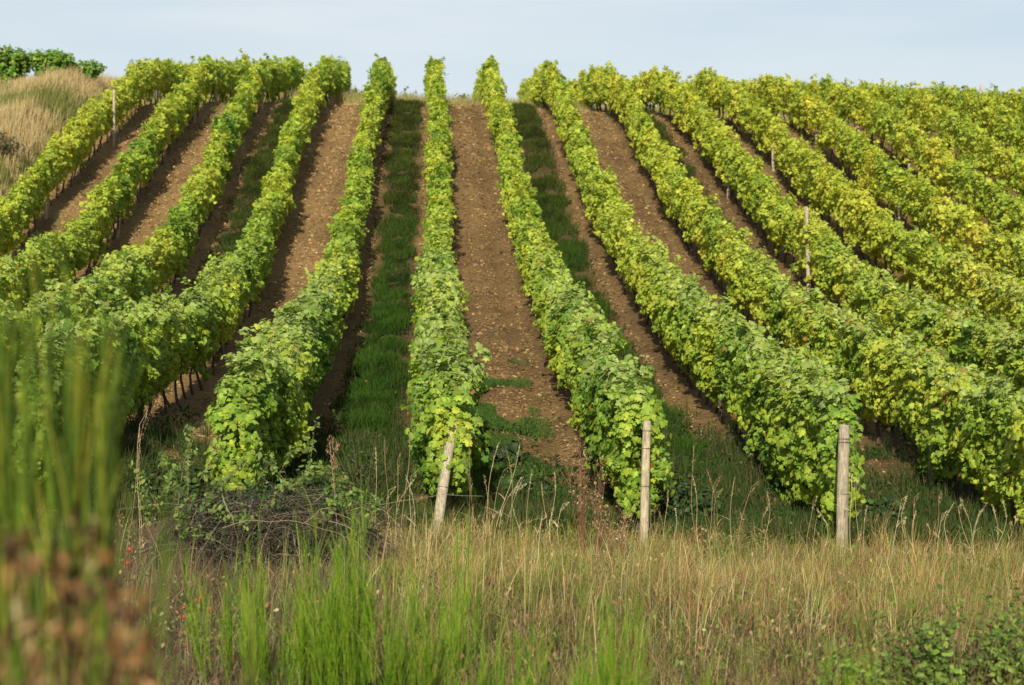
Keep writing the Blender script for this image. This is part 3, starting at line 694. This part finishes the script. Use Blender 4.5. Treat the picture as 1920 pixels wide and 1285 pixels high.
# ------------------------------------------------------------------ withered plant, close and out of focus
def withered():
    rg = np.random.default_rng(71)
    Y = 3.3; b = gpt(120, Y)
    root = empty('withered_plant', b, 'blurred withered plant with curled brown leaves at the bottom left corner', 'withered plant')
    ms, ml = MB(), MB()
    tops = []
    for px, py in [(15, 1000), (85, 1040), (165, 985), (190, 1020), (35, 1060), (60, 1150), (140, 1090), (240, 1130), (270, 1190), (120, 1180), (10, 1190), (200, 1220), (235, 1195), (90, 1240), (160, 1270), (255, 1270), (30, 1270), (120, 1060), (215, 1110), (285, 1240), (145, 1225)]:
        tops.append(at(px, py, Y + rg.uniform(-.25, .25)))
    tops = np.array(tops); n = len(tops)
    ft = b + rg.normal(0, .05, (n, 3)) * (1, 1, 0)
    S = 6; t = np.linspace(0, 1, S)
    C = ft[:, None] + (tops - ft)[:, None] * np.stack([t ** 1.6, t ** 1.6, t], -1)[None]
    tubes(ms, C, np.linspace(.004, .002, S)[None] * np.ones((n, 1)), np.tile(np.array((.17, .10, .05)), (n, S, 1)), 5)
    ms.build('stem', M_STEM, root, b)
    for i in range(n):
        m = 12
        P = tops[i] + rg.normal(0, .02, (m, 3)) * (1.1, 1, 1) - (0, 0, .01)
        c = pal(rg, m, [(.22, .12, .042), (.36, .22, .09), (.11, .05, .02), (.54, .40, .21), (.06, .036, .02)], [3, 2.4, 3, 1.3, 2.6], .15)
        leaves(ml, P, rg.normal(0, 1, (m, 3)), rg.uniform(.022, .05, m), c, 'blade' if i % 3 else 'oval', rg)
    ml.build('leaves', M_LEAF, root, b)
withered()

# ------------------------------------------------------------------ bramble heap
def bramble():
    rg = np.random.default_rng(81)
    b = gpt(505, 21.6)
    root = empty('bramble_bush', b, 'dark heap of tangled dead bramble canes with green sprays on top', 'bramble bush')
    n = 1500
    a = rg.uniform(0, 6.28, n); r = np.sqrt(rg.random(n))
    p0 = np.stack([np.cos(a) * r * 1.15, np.sin(a) * r * .75, np.zeros(n)], -1)
    top = .96 * np.sqrt(np.maximum(0, 1 - (r * .92) ** 2)) * (.86 + .25 * noise(p0[:, 0] / .3, p0[:, 1] / .3, 0, 5))
    p0[:, 2] = rg.random(n) ** .6 * top
    S = 7; t = np.linspace(-1, 1, S)
    d = nrm(rg.normal(0, 1, (n, 3)) * (1, .7, .45)); ln = rg.uniform(.15, .5, n)
    sag = rg.uniform(.0, .3, n)
    C = p0[:, None] + d[:, None] * (ln[:, None] * t[None])[..., None]
    C[..., 2] -= sag[:, None] * (t ** 2)[None]; C[..., 2] = np.maximum(C[..., 2], .0)
    C += rg.normal(0, .008, C.shape)
    c = pal(rg, n, [(.07, .052, .04), (.10, .075, .055), (.045, .037, .03), (.24, .2, .16)], [4, 3, 3, 1.0], .15)
    mt = MB(); tubes(mt, C, rg.uniform(.0012, .0042, n)[:, None] * np.linspace(1.2, .7, S)[None], np.repeat(c[:, None], S, 1), 3)
    m = 70; a = rg.uniform(0, 6.28, m); r = np.sqrt(rg.random(m)) * .8
    A = np.stack([np.cos(a) * r * 1.2, np.sin(a) * r * .7 - .15, .55 * np.ones(m)], -1); S = 9; t = np.linspace(0, 1, S)
    d = np.stack([rg.normal(0, .45, m), rg.normal(-.12, .2, m), rg.uniform(.25, .62, m)], -1)
    C = A[:, None] + d[:, None] * t[None, :, None] * 1.25; C[..., 2] -= (t ** 2)[None] * rg.uniform(.25, .8, m)[:, None]
    C += rg.normal(0, .012, C.shape)
    c = pal(rg, m, [(.22, .17, .12), (.13, .09, .065), (.30, .25, .19)], [2, 3, 1], .12)
    tubes(mt, C, rg.uniform(.0022, .004, m)[:, None] * np.linspace(1.1, .5, S)[None], np.repeat(c[:, None], S, 1), 4)
    mt.build('canes', M_STEM, root)
    ml = MB()
    n = 6500
    a = rg.uniform(0, 6.28, n); r = np.sqrt(rg.random(n)); P = np.stack([np.cos(a) * r * 1.15, np.sin(a) * r * .75, np.zeros(n)], -1)
    top = .92 * np.sqrt(np.maximum(0, 1 - (r * .92) ** 2)); P[:, 2] = rg.random(n) ** .4 * top
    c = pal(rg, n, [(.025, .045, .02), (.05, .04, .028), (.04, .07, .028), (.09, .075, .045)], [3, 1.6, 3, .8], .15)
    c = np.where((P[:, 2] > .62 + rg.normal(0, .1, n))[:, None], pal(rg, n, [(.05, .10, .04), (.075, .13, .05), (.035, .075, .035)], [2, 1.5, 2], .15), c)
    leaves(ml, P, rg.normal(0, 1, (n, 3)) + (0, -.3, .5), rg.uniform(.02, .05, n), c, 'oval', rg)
    ml.build('dead_leaves', M_LEAF, root)
    # living sprays arching over the heap
    mg = MB()
    for (x0, y0, x1, y1, dep) in [(560, 905, 470, 845, 0), (600, 900, 660, 905, -.2), (540, 890, 620, 880, -.1), (330, 900, 300, 850, 0), (370, 880, 420, 840, .1), (300, 930, 240, 870, .1), (440, 960, 395, 955, -.5), (400, 985, 340, 1000, -.55), (470, 960, 455, 975, -.6), (520, 870, 560, 838, .1), (580, 860, 592, 790, .1), (640, 905, 690, 930, -.3), (350, 870, 360, 800, .1), (300, 905, 340, 870, 0), (480, 880, 520, 862, .2), (420, 880, 470, 862, .1), (560, 880, 600, 872, 0), (650, 920, 620, 885, -.2), (690, 960, 715, 935, -.3), (380, 930, 420, 900, -.3), (500, 930, 540, 905, -.4), (600, 950, 640, 930, -.5), (330, 960, 360, 930, -.4), (280, 960, 255, 910, 0)]:
        A = at(x0, y0 + 30, 21.6 + dep) - b; B = at(x1, y1, 21.6 + dep) - b
        S = 8; t = np.linspace(0, 1, S)
        C = A[None] + (B - A)[None] * t[:, None]; C[:, 2] += .10 * t * (1 - t) * 4 * .6
        mc = MB(); tubes(mc, C[None], np.linspace(.0045, .002, S)[None], np.tile(np.array((.16, .12, .05)), (1, S, 1)), 4); mc.build('green_cane', M_STEM, root)
        m = 44; u = rg.random(m)
        P = A[None] + (B - A)[None] * u[:, None]; P[:, 2] += .24 * u * (1 - u); P += rg.normal(0, .032, (m, 3))
        c = pal(rg, m, [(.13, .21, .045), (.19, .27, .06), (.09, .15, .035), (.25, .28, .08)], [3, 3, 2, .6], .12)
        leaves(mg, P, rg.normal(0, .6, (m, 3)) + (0, -.6, .7), rg.uniform(.03, .075, m), c, 'oval', rg)
    mg.build('leaves', M_LEAF, root)
bramble()

# shrivelled seed head standing over the bramble heap
def seed_head():
    rg = np.random.default_rng(85); b = gpt(628, 21.2)
    root = empty('dead_thistle', b, 'dead pinkish brown thistle head standing above the bramble heap', 'thistle')
    ms, mh = MB(), MB(); tp = at(622, 828, 21.2) - b
    t = np.linspace(0, 1, 6); C = (tp[None] * t[:, None])[None]; C[0, :, 0] += .03 * np.sin(t * 4)
    tubes(ms, C, np.linspace(.005, .004, 6)[None], np.tile(np.array((.22, .14, .09)), (1, 6, 1)), 5); ms.build('stem', M_STEM, root)
    for q in ((0, 0, 0), (.05, 0, -.05), (-.04, 0, -.09), (.015, 0, -.15), (.03, 0, -.22)):
        m = 40; P = tp + np.array(q) + rg.normal(0, .017, (m, 3)) * (1, 1, 1.5)
        leaves(mh, P, rg.normal(0, 1, (m, 3)), rg.uniform(.015, .045, m), pal(rg, m, [(.42, .27, .18), (.30, .17, .11), (.5, .36, .26)], [2, 2, 1]), 'blade', rg, tip=np.array((0, 0, 1.)))
    mh.build('flower_head', M_LEAF, root)
seed_head()

# ------------------------------------------------------------------ wild rose with red hips
def wild_rose(px, Y, spots, label, seed):
    rg = np.random.default_rng(seed); b = gpt(px, Y)
    root = empty('wild_rose', b, label, 'wild rose')
    ms, ml = MB(), MB()
    for (hx, hy) in spots:
        tp = at(hx, hy, Y + rg.uniform(-.1, .1)) - b
        t = np.linspace(0, 1, 7); C = tp[None] * np.stack([t ** 1.5, t, t], -1)
        tubes(ms, C[None], np.linspace(.004, .0018, 7)[None], np.tile(np.array((.17, .13, .05)), (1, 7, 1)), 4)
        # the hip: a small urn with a dried calyx
        S = 7; tt = np.linspace(0, 1, S); rr = .0115 * np.array([.25, .75, 1, 1, .8, .45, .25])
        H = tp[None] + np.stack([0 * tt, 0 * tt, .028 * tt], -1)
        mh = MB(); tubes(mh, H[None], rr[None], np.tile(np.array((.34, .03, .012)), (1, S, 1)), 8)
        mh.build('rose_hip', M_HIP, root, None, True)
        m = 16; u = rg.uniform(.45, 1, m); P = tp[None] * u[:, None] + rg.normal(0, .035, (m, 3))
        leaves(ml, P, rg.normal(0, .6, (m, 3)) + (0, -.4, .6), rg.uniform(.018, .04, m), pal(rg, m, [(.14, .19, .045), (.2, .2, .05), (.3, .22, .05)], [3, 2, 1]), 'oval', rg)
    ms.build('stem', M_STEM, root); ml.build('leaves', M_LEAF, root)
M_HIP = plant_mat('rose hip skin', 0, .3, .5)
wild_rose(365, 15.0, [(345, 1140), (367, 1128), (375, 1122), (345, 1158), (395, 1143)], 'small wild rose with red hips beside the blurred broom', 91)
wild_rose(246, 12.5, [(243, 1032), (239, 1058)], 'wild rose twig with two red hips above the withered brown plant', 92)

# ------------------------------------------------------------------ leafy shrubs
def leafy(name, px, Y, w, h, d, n, leaf, cols, label, cat, seed, shape='oval', stems=40, group=None, zoff=0, gap=.45):
    rg = np.random.default_rng(seed); b = gpt(px, Y); b[2] += zoff
    root = empty(name, b, label, cat, group)
    ms, ml = MB(), MB()
    a = rg.uniform(0, 6.28, stems); r = np.sqrt(rg.random(stems))
    top = np.stack([np.cos(a) * r * w * .5, np.sin(a) * r * d * .5, h * ((.3 + .7 * rg.random(stems) ** 1.3) if name == 'leafy_shrub' else (.55 + .45 * rg.random(stems) ** (.4 if name == 'bush' else 1))) * np.sqrt(1 - (.3 if name in ('bush', 'leafy_shrub') else .75) * r ** 2)], -1)
    ft = top * (.25, .25, 0)
    S = 6; t = np.linspace(0, 1, S)
    C = ft[:, None] + (top - ft)[:, None] * np.stack([t ** 1.3, t ** 1.3, t], -1)[None] + rg.normal(0, .006, (stems, S, 3))
    tubes(ms, C, np.linspace(.0065, .002, S)[None] * np.ones((stems, 1)) * (.6 + .4 * h), np.tile(np.array((.12, .09, .05)), (stems, S, 1)), 4)
    ms.build('stem', M_STEM, root)
    i = rg.integers(0, stems, n); u = 1 - rg.random(n) ** 1.4 * .75
    P = ft[i] + (top - ft)[i] * np.stack([u ** 1.3, u ** 1.3, u], -1) + rg.normal(0, .055 * (.5 + h * .5), (n, 3))
    k = noise(P[:, 0] / (.2 * h + .05), P[:, 1] / (.2 * h + .05), P[:, 2] / (.2 * h + .05), seed) > gap * .8
    P = P[k]; n = len(P); P[:, 2] = np.maximum(P[:, 2], .02)
    c = pal(rg, n, *cols, .13)
    N = nrm(P - np.array((0, 0, h * .3))) + rg.normal(0, .55, (n, 3)) + (0, -.2, .55)
    leaves(ml, P, N, leaf * rg.uniform(.6, 1.3, n), c, shape, rg, .4)
    ml.build('leaves', M_LEAF, root)
    return root
GREEN = ([(.14, .235, .04), (.20, .30, .055), (.09, .16, .03), (.28, .32, .08)], [3, 3, 2, .7])
leafy('leafy_shrub', 1800, 13.8, 1.4, .82, .9, 4200, .048, GREEN, 'low green leafy shrub filling the bottom right corner', 'shrub', 101, stems=150, gap=.5)
leafy('leafy_shrub', 1620, 13.8, .8, .46, .6, 1500, .042, GREEN, 'low leafy shrub left of the one in the bottom right corner', 'shrub', 102, stems=70, gap=.55)
leafy('leafy_shrub', 1885, 15.2, .45, .75, .5, 500, .055, GREEN, 'taller leafy sprig at the right edge behind the corner shrub', 'shrub', 103, stems=26)
WEED = ([(.045, .085, .025), (.07, .12, .03), (.035, .065, .02)], [3, 2, 2])
leafy('weed_plant', 950, 31.5, .75, .32, .8, 340, .13, WEED, 'dark broad leaved weed in the lane right of the central row, the farther of two', 'weed', 104, 'vine_mid', 14, gap=.3)
leafy('weed_plant', 985, 28.3, .85, .34, .8, 380, .14, WEED, 'dark broad leaved weed in the lane right of the central row, the nearer of two', 'weed', 105, 'vine_mid', 14, gap=.3)
leafy('weed_plant', 1000, 25.6, .30, .22, .3, 160, .07, GREEN, 'small fresh green weed among dry stalks right of the leaning post', 'weed', 106, 'oval', 12)
leafy('weed_plant', 680, 27.8, 1.1, 1.0, .9, 900, .075, WEED, 'tall dark weed in the shade of the grass lane left of the central row', 'weed', 107, 'blade', 46, gap=.2)
leafy('weed_plant', 590, 26.8, .9, .6, .7, 620, .08, WEED, 'dark weed in the shade behind the dead thistle head', 'weed', 108, 'oval', 30, gap=.2)
leafy('weed_plant', 1660, 26.8, .75, .52, .7, 420, .11, WEED, 'dark leafy weed just right of the thick grey post', 'weed', 109, 'vine_mid', 22, gap=.3)
leafy('weed_plant', 1290, 27.0, 1.0, .7, .9, 900, .08, WEED, 'dark weed in the shade right of the slim upright post', 'weed', 110, 'oval', 40, gap=.2)
leafy('weed_plant', 1340, 24.4, .5, .36, .4, 520, .035, ([(.13, .17, .05), (.2, .22, .08), (.3, .27, .12)], [3, 2, 1]), 'pale grey green weed in the dry grass right of the slim post', 'weed', 111, 'oval', 30)
leafy('weed_plant', 340, 27.0, 1.3, .7, 1.0, 900, .09, WEED, 'dark growth in the shade behind the left part of the bramble heap', 'weed', 112, 'oval', 40, gap=.2)
# fuzzy golden topped weeds in the verge
GOLD = ([(.36, .34, .11), (.28, .29, .09), (.45, .40, .18)], [3, 2, 1])
for i, (px, Y, pt, lb) in enumerate([(1388, 24.2, 945, 'yellow green plumed weed between the slim and thick posts, the left of two'), (1424, 24.3, 958, 'yellow green plumed weed between the slim and thick posts, the right of two'), (1762, 24.2, 1010, 'yellow green plumed weed right of the thick grey post')]):
    leafy('plumed_weed', px, Y, .22, zt(pt, Y) - float(gpt(px, Y)[2]), .2, 420, .03, GOLD, lb, 'weed', 120 + i, 'blade', 14)
# reddish fleabane with fluffy heads
def fleabane(px, Y, pytop, label, seed, n=11, spread=.16):
    rg = np.random.default_rng(seed); b = gpt(px, Y); h = zt(pytop, Y) - b[2]
    root = empty('fleabane', b, label, 'weed')
    ms = MB()
    for i in range(n):
        mf = MB()
        tp = np.array((rg.normal(0, spread), rg.normal(0, .1), h * rg.uniform(.55, 1))); ft = np.array((rg.normal(0, .03), rg.normal(0, .03), -.02))
        t = np.linspace(0, 1, 7); C = ft + (tp - ft)[None] * np.stack([t ** 1.6, t ** 1.6, t], -1)
        tubes(ms, C[None], np.linspace(.0036, .0016, 7)[None], np.tile(np.array((.19, .085, .055)) * rg.uniform(.7, 1.2), (1, 7, 1)), 4)
        m = 10; u = rg.uniform(.45, 1, m)
        A = ft + (tp - ft)[None] * np.stack([u ** 1.6, u ** 1.6, u], -1); D = rg.normal(0, .05, (m, 3)) + (0, 0, .05)
        tubes(ms, np.stack([A, A + D * .6, A + D], 1), np.full((m, 3), .0016), np.tile(np.array((.22, .11, .07)), (m, 3, 1)), 3)
        q = 4; P = np.repeat(A + D, q, 0) + rg.normal(0, .006, (m * q, 3))
        leaves(mf, P, rg.normal(0, 1, (m * q, 3)), rg.uniform(.012, .03, m * q), pal(rg, m * q, [(.50, .42, .27), (.38, .28, .15), (.26, .15, .09), (.6, .54, .42)], [2, 2, 1.6, .4]), 'oval', rg)
        v = rg.uniform(.1, .8, 14); P = ft + (tp - ft)[None] * np.stack([v ** 1.6, v ** 1.6, v], -1) + rg.normal(0, .02, (14, 3))
        leaves(mf, P, rg.normal(0, 1, (14, 3)), rg.uniform(.02, .05, 14), pal(rg, 14, [(.25, .13, .07), (.3, .2, .09), (.16, .09, .05)], [2, 1, 1]), 'blade', rg)
        mf.build('flower_head', M_LEAF, root)
    ms.build('stem', M_STEM, root)
fleabane(1090, 23.2, 790, 'tall reddish fleabane with fluffy faded heads, left of the slim post', 131, 8, .10)
fleabane(1122, 23.6, 850, 'shorter rusty fleabane close behind the tall reddish one', 132, 7, .12)
fleabane(1160, 23.5, 960, 'low rusty fleabane at the foot of the slim post', 133, 9, .12)

# ------------------------------------------------------------------ clumps of tall dry stalks with seed heads
def stalks(pxs, Y, label, seed, extra=0):
    rg = np.random.default_rng(seed)
    cx = float(np.mean([p[0] for p in pxs])); b = gpt(cx, Y)
    root = empty('dry_grass_clump', b, label, 'dry grass', 'clumps of tall dry grass stalks')
    ms = MB()
    for (px0, px1, pyt) in pxs:
        mh = MB()
        f = gpt(px0, Y + rg.uniform(-.3, .3)) - b; tp = at(px1, pyt, Y + rg.uniform(-.2, .2)) - b
        S = 9; t = np.linspace(0, 1, S); C = f + (tp - f)[None] * np.stack([t ** 1.4, t, t], -1); C[:, 0] += rg.normal(0, .05) * np.sin(t * 3.1) + rg.normal(0, .02) * np.sin(t * 6.3)
        col = np.array(random.choice([(.46, .36, .20), (.38, .28, .15), (.5, .42, .26), (.34, .22, .12)])) * rg.uniform(.8, 1.15)
        nod = rg.random() < .5
        if nod: C[-2:, 2] -= np.array((.01, .07)); C[-1, 0] += .05
        tubes(ms, C[None], np.linspace(.0027, .0014, S)[None], np.tile(col, (1, S, 1)), 4)
        m = 34; u = rg.uniform(.8, 1, m); A = C[-3][None] + (C[-1] - C[-3])[None] * ((u - .8) / .2)[:, None]
        leaves(mh, A + rg.normal(0, .006, (m, 3)), rg.normal(0, 1, (m, 3)), rg.uniform(.015, .032, m), col[None] * rg.uniform(.8, 1.3, (m, 1)), 'blade', rg, tip=nrm((C[-1] - C[-3])[None]))
        mh.build('seed_head', M_GRASS, root)
        # a couple of withered blades on the stalk
        for _ in range(2):
            q = rg.integers(1, 5); A0 = C[q]; dd = np.array((rg.normal(0, .16), rg.normal(0, .08), .22)); w = np.linspace(0, 1, 5)
            R_ = (A0[None] + dd[None] * w[:, None] - np.array((0, 0, .16))[None] * (w ** 2)[:, None])[None]
            ribbons(ms, R_, np.linspace(.007, .002, 5)[None], np.array([[1., .2, 0]]), np.tile(col * .95, (1, 5, 1)))
    ms.build('stalks', M_STEM, root)
stalks([(705, 704, 838), (716, 720, 820), (752, 765, 772), (742, 742, 838), (762, 775, 870), (730, 735, 900), (772, 760, 890), (745, 770, 905)], 23.6, 'clump of tall straw stalks left of the leaning post', 141)
stalks([(905, 935, 830), (925, 975, 832), (915, 955, 858), (935, 980, 895), (945, 982, 893), (975, 978, 895), (912, 907, 890), (990, 998, 882), (958, 950, 845), (895, 880, 800), (885, 868, 850)], 23.8, 'clump of long leaning straw stalks with seed heads right of the leaning post', 142)
stalks([(1030, 1015, 903), (1042, 1040, 885), (1058, 1060, 930), (1036, 1030, 940), (1022, 1018, 955)], 24.0, 'rusty orange stalks between the leaning post and the reddish fleabane', 143)
stalks([(1232, 1228, 935), (1252, 1253, 920), (1240, 1236, 960), (1262, 1266, 955)], 24.4, 'few thin stalks just right of the slim post', 144)
stalks([(1320, 1302, 835), (1318, 1298, 890), (1338, 1325, 882), (1380, 1378, 895), (1392, 1415, 892), (1350, 1348, 905), (1432, 1430, 910), (1440, 1442, 950), (1328, 1342, 884)], 24.2, 'tall straw stalks with a nodding head between the slim and the thick post', 145)
stalks([(1600, 1592, 860), (1612, 1604, 880), (1622, 1626, 950), (1640, 1640, 955), (1522, 1524, 920), (1535, 1530, 955)], 24.0, 'thin pale stalks standing close around the thick grey post', 146)
stalks([(1672, 1692, 920), (1690, 1700, 935), (1705, 1715, 915), (1722, 1718, 960), (1745, 1757, 913), (1760, 1768, 950), (1782, 1790, 945), (1738, 1740, 985), (1700, 1690, 960)], 23.8, 'thicket of rusty stalks right of the thick grey post', 147)
stalks([(1805, 1800, 938), (1812, 1852, 945), (1838, 1838, 960), (1848, 1860, 948), (1862, 1880, 942), (1890, 1888, 970), (1835, 1795, 935), (1900, 1905, 955)], 24.0, 'crossing straw stalks at the right edge below the bushy vine row', 148)
stalks([(262, 268, 755), (232, 275, 757), (356, 357, 790), (270, 262, 800), (345, 352, 830)], 22.4, 'few bent straw stalks above the left end of the bramble heap', 149)

# ------------------------------------------------------------------ bushes on the bank and plants on the brow
DK = ([(.14, .28, .04), (.21, .36, .05), (.10, .21, .03), (.38, .44, .06)], [3, 3, 2, .9])
leafy('bush', 12, 90, 2.6, zt(92, 90) - float(gpt(12, 90)[2]), 1.8, 4200, .13, DK, 'green bush at the upper left corner of the sky line', 'bush', 151, 'vine_mid', 110, gap=.2)
leafy('bush', 92, 90, 2.1, zt(97, 90) - float(gpt(92, 90)[2]), 1.8, 3800, .13, DK, 'rounded green bush on the bank, right of the corner bush', 'bush', 152, 'vine_mid', 100, gap=.2)
leafy('bush', 158, 91, 2.0, zt(118, 91) - float(gpt(158, 91)[2]), 1.4, 1700, .12, DK, 'low thin bush trailing off right of the green bushes on the bank', 'bush', 153, 'vine_mid', 70, gap=.35)
leafy('scrub', -5, 72, 1.7, .95, 1.2, 1500, .09, ([(.07, .065, .035), (.10, .085, .05), (.06, .075, .03)], [2, 2, 1]), 'dark brown scrub in the dry grass at the left edge', 'scrub', 154, 'oval', 90)
for i, (px, Y, h, w, lb) in enumerate([(768, 104, 1.25, 1.5, 'leggy weed on the brow just left of the central row top'), (672, 104, 1.0, .8, 'leggy weed on the brow beside the shaded left row top'), (868, 104, 1.15, 1.2, 'leggy weed on the brow just right of the central row top'), (972, 106, .9, .8, 'leggy weed on the brow beside the second row right of centre')]):
    leafy('brow_weed', px, Y, w, h, .8, 330, .12, ([(.13, .18, .04), (.2, .22, .06), (.09, .13, .03)], [2, 2, 1]), lb, 'weed', 160 + i, 'vine_mid', 24)

# ------------------------------------------------------------------ light, sky, camera
w = bpy.data.worlds.new('World'); scene.world = w; w.use_nodes = True
nt = w.node_tree; nt.nodes.clear(); N, L = nt.nodes, nt.links
out = N.new('ShaderNodeOutputWorld'); bg = N.new('ShaderNodeBackground'); bg.inputs['Strength'].default_value = .08
sky = N.new('ShaderNodeTexSky'); sky.sky_type = 'NISHITA'; sky.sun_disc = False
sky.sun_elevation = SUN_EL; sky.sun_rotation = math.pi + SUN_AZ; sky.air_density = 1.0; sky.dust_density = 1.2; sky.ozone_density = 1.5; sky.altitude = 60
# thin high cloud, laid on the sky directions themselves
tc = N.new('ShaderNodeTexCoord'); mp = N.new('ShaderNodeMapping'); mp.inputs['Scale'].default_value = (1.5, 1.5, 9)
L.new(tc.outputs['Generated'], mp.inputs[0])
cn = N.new('ShaderNodeTexNoise'); cn.inputs['Scale'].default_value = 3.2; cn.inputs['Detail'].default_value = 5; cn.inputs['Roughness'].default_value = .5
L.new(mp.outputs[0], cn.inputs['Vector'])
cr = N.new('ShaderNodeMapRange'); cr.inputs[1].default_value = .35; cr.inputs[2].default_value = .75; cr.inputs[3].default_value = .5; cr.inputs[4].default_value = .95
L.new(cn.outputs['Fac'], cr.inputs[0])
sx = N.new('ShaderNodeSeparateXYZ'); L.new(tc.outputs['Generated'], sx.inputs[0])
hz = N.new('ShaderNodeMapRange'); hz.inputs[1].default_value = .15; hz.inputs[2].default_value = .5; hz.inputs[3].default_value = 1; hz.inputs[4].default_value = .45
L.new(sx.outputs['Z'], hz.inputs[0])
fm = N.new('ShaderNodeMath'); fm.operation = 'MULTIPLY'; L.new(cr.outputs[0], fm.inputs[0]); L.new(hz.outputs[0], fm.inputs[1])
mx = N.new('ShaderNodeMix'); mx.data_type = 'RGBA'; L.new(fm.outputs[0], mx.inputs['Factor'])
L.new(sky.outputs[0], mx.inputs[6]); mx.inputs[7].default_value = (7.25, 7.8, 8.2, 1)
L.new(mx.outputs[2], bg.inputs['Color']); L.new(bg.outputs[0], out.inputs[0])

sd = bpy.data.lights.new('sun', 'SUN'); sd.energy = 5.0; sd.angle = R(.6); sd.color = (1, .9, .72)
so = bpy.data.objects.new('sun', sd); col_link.objects.link(so)
so.rotation_euler = (math.pi / 2 - SUN_EL, 0, -SUN_AZ)
cd = bpy.data.cameras.new('camera'); co = bpy.data.objects.new('camera', cd); col_link.objects.link(co)
co.location = (0, 0, CZ); co.rotation_euler = (math.pi / 2, 0, -YAW)
cd.sensor_width = 36; cd.lens = 75; cd.clip_start = .1; cd.clip_end = 5000
cd.dof.use_dof = True; cd.dof.focus_distance = 26; cd.dof.aperture_fstop = 3.0; cd.dof.aperture_blades = 7
scene.camera = co
vs = scene.view_settings; vs.view_transform = 'Standard'; vs.look = 'None'; vs.exposure = .42; vs.gamma = 1
scene.cycles.max_bounces = 6; scene.cycles.diffuse_bounces = 3; scene.cycles.transmission_bounces = 3; scene.cycles.glossy_bounces = 2
scene.cycles.use_denoising = True
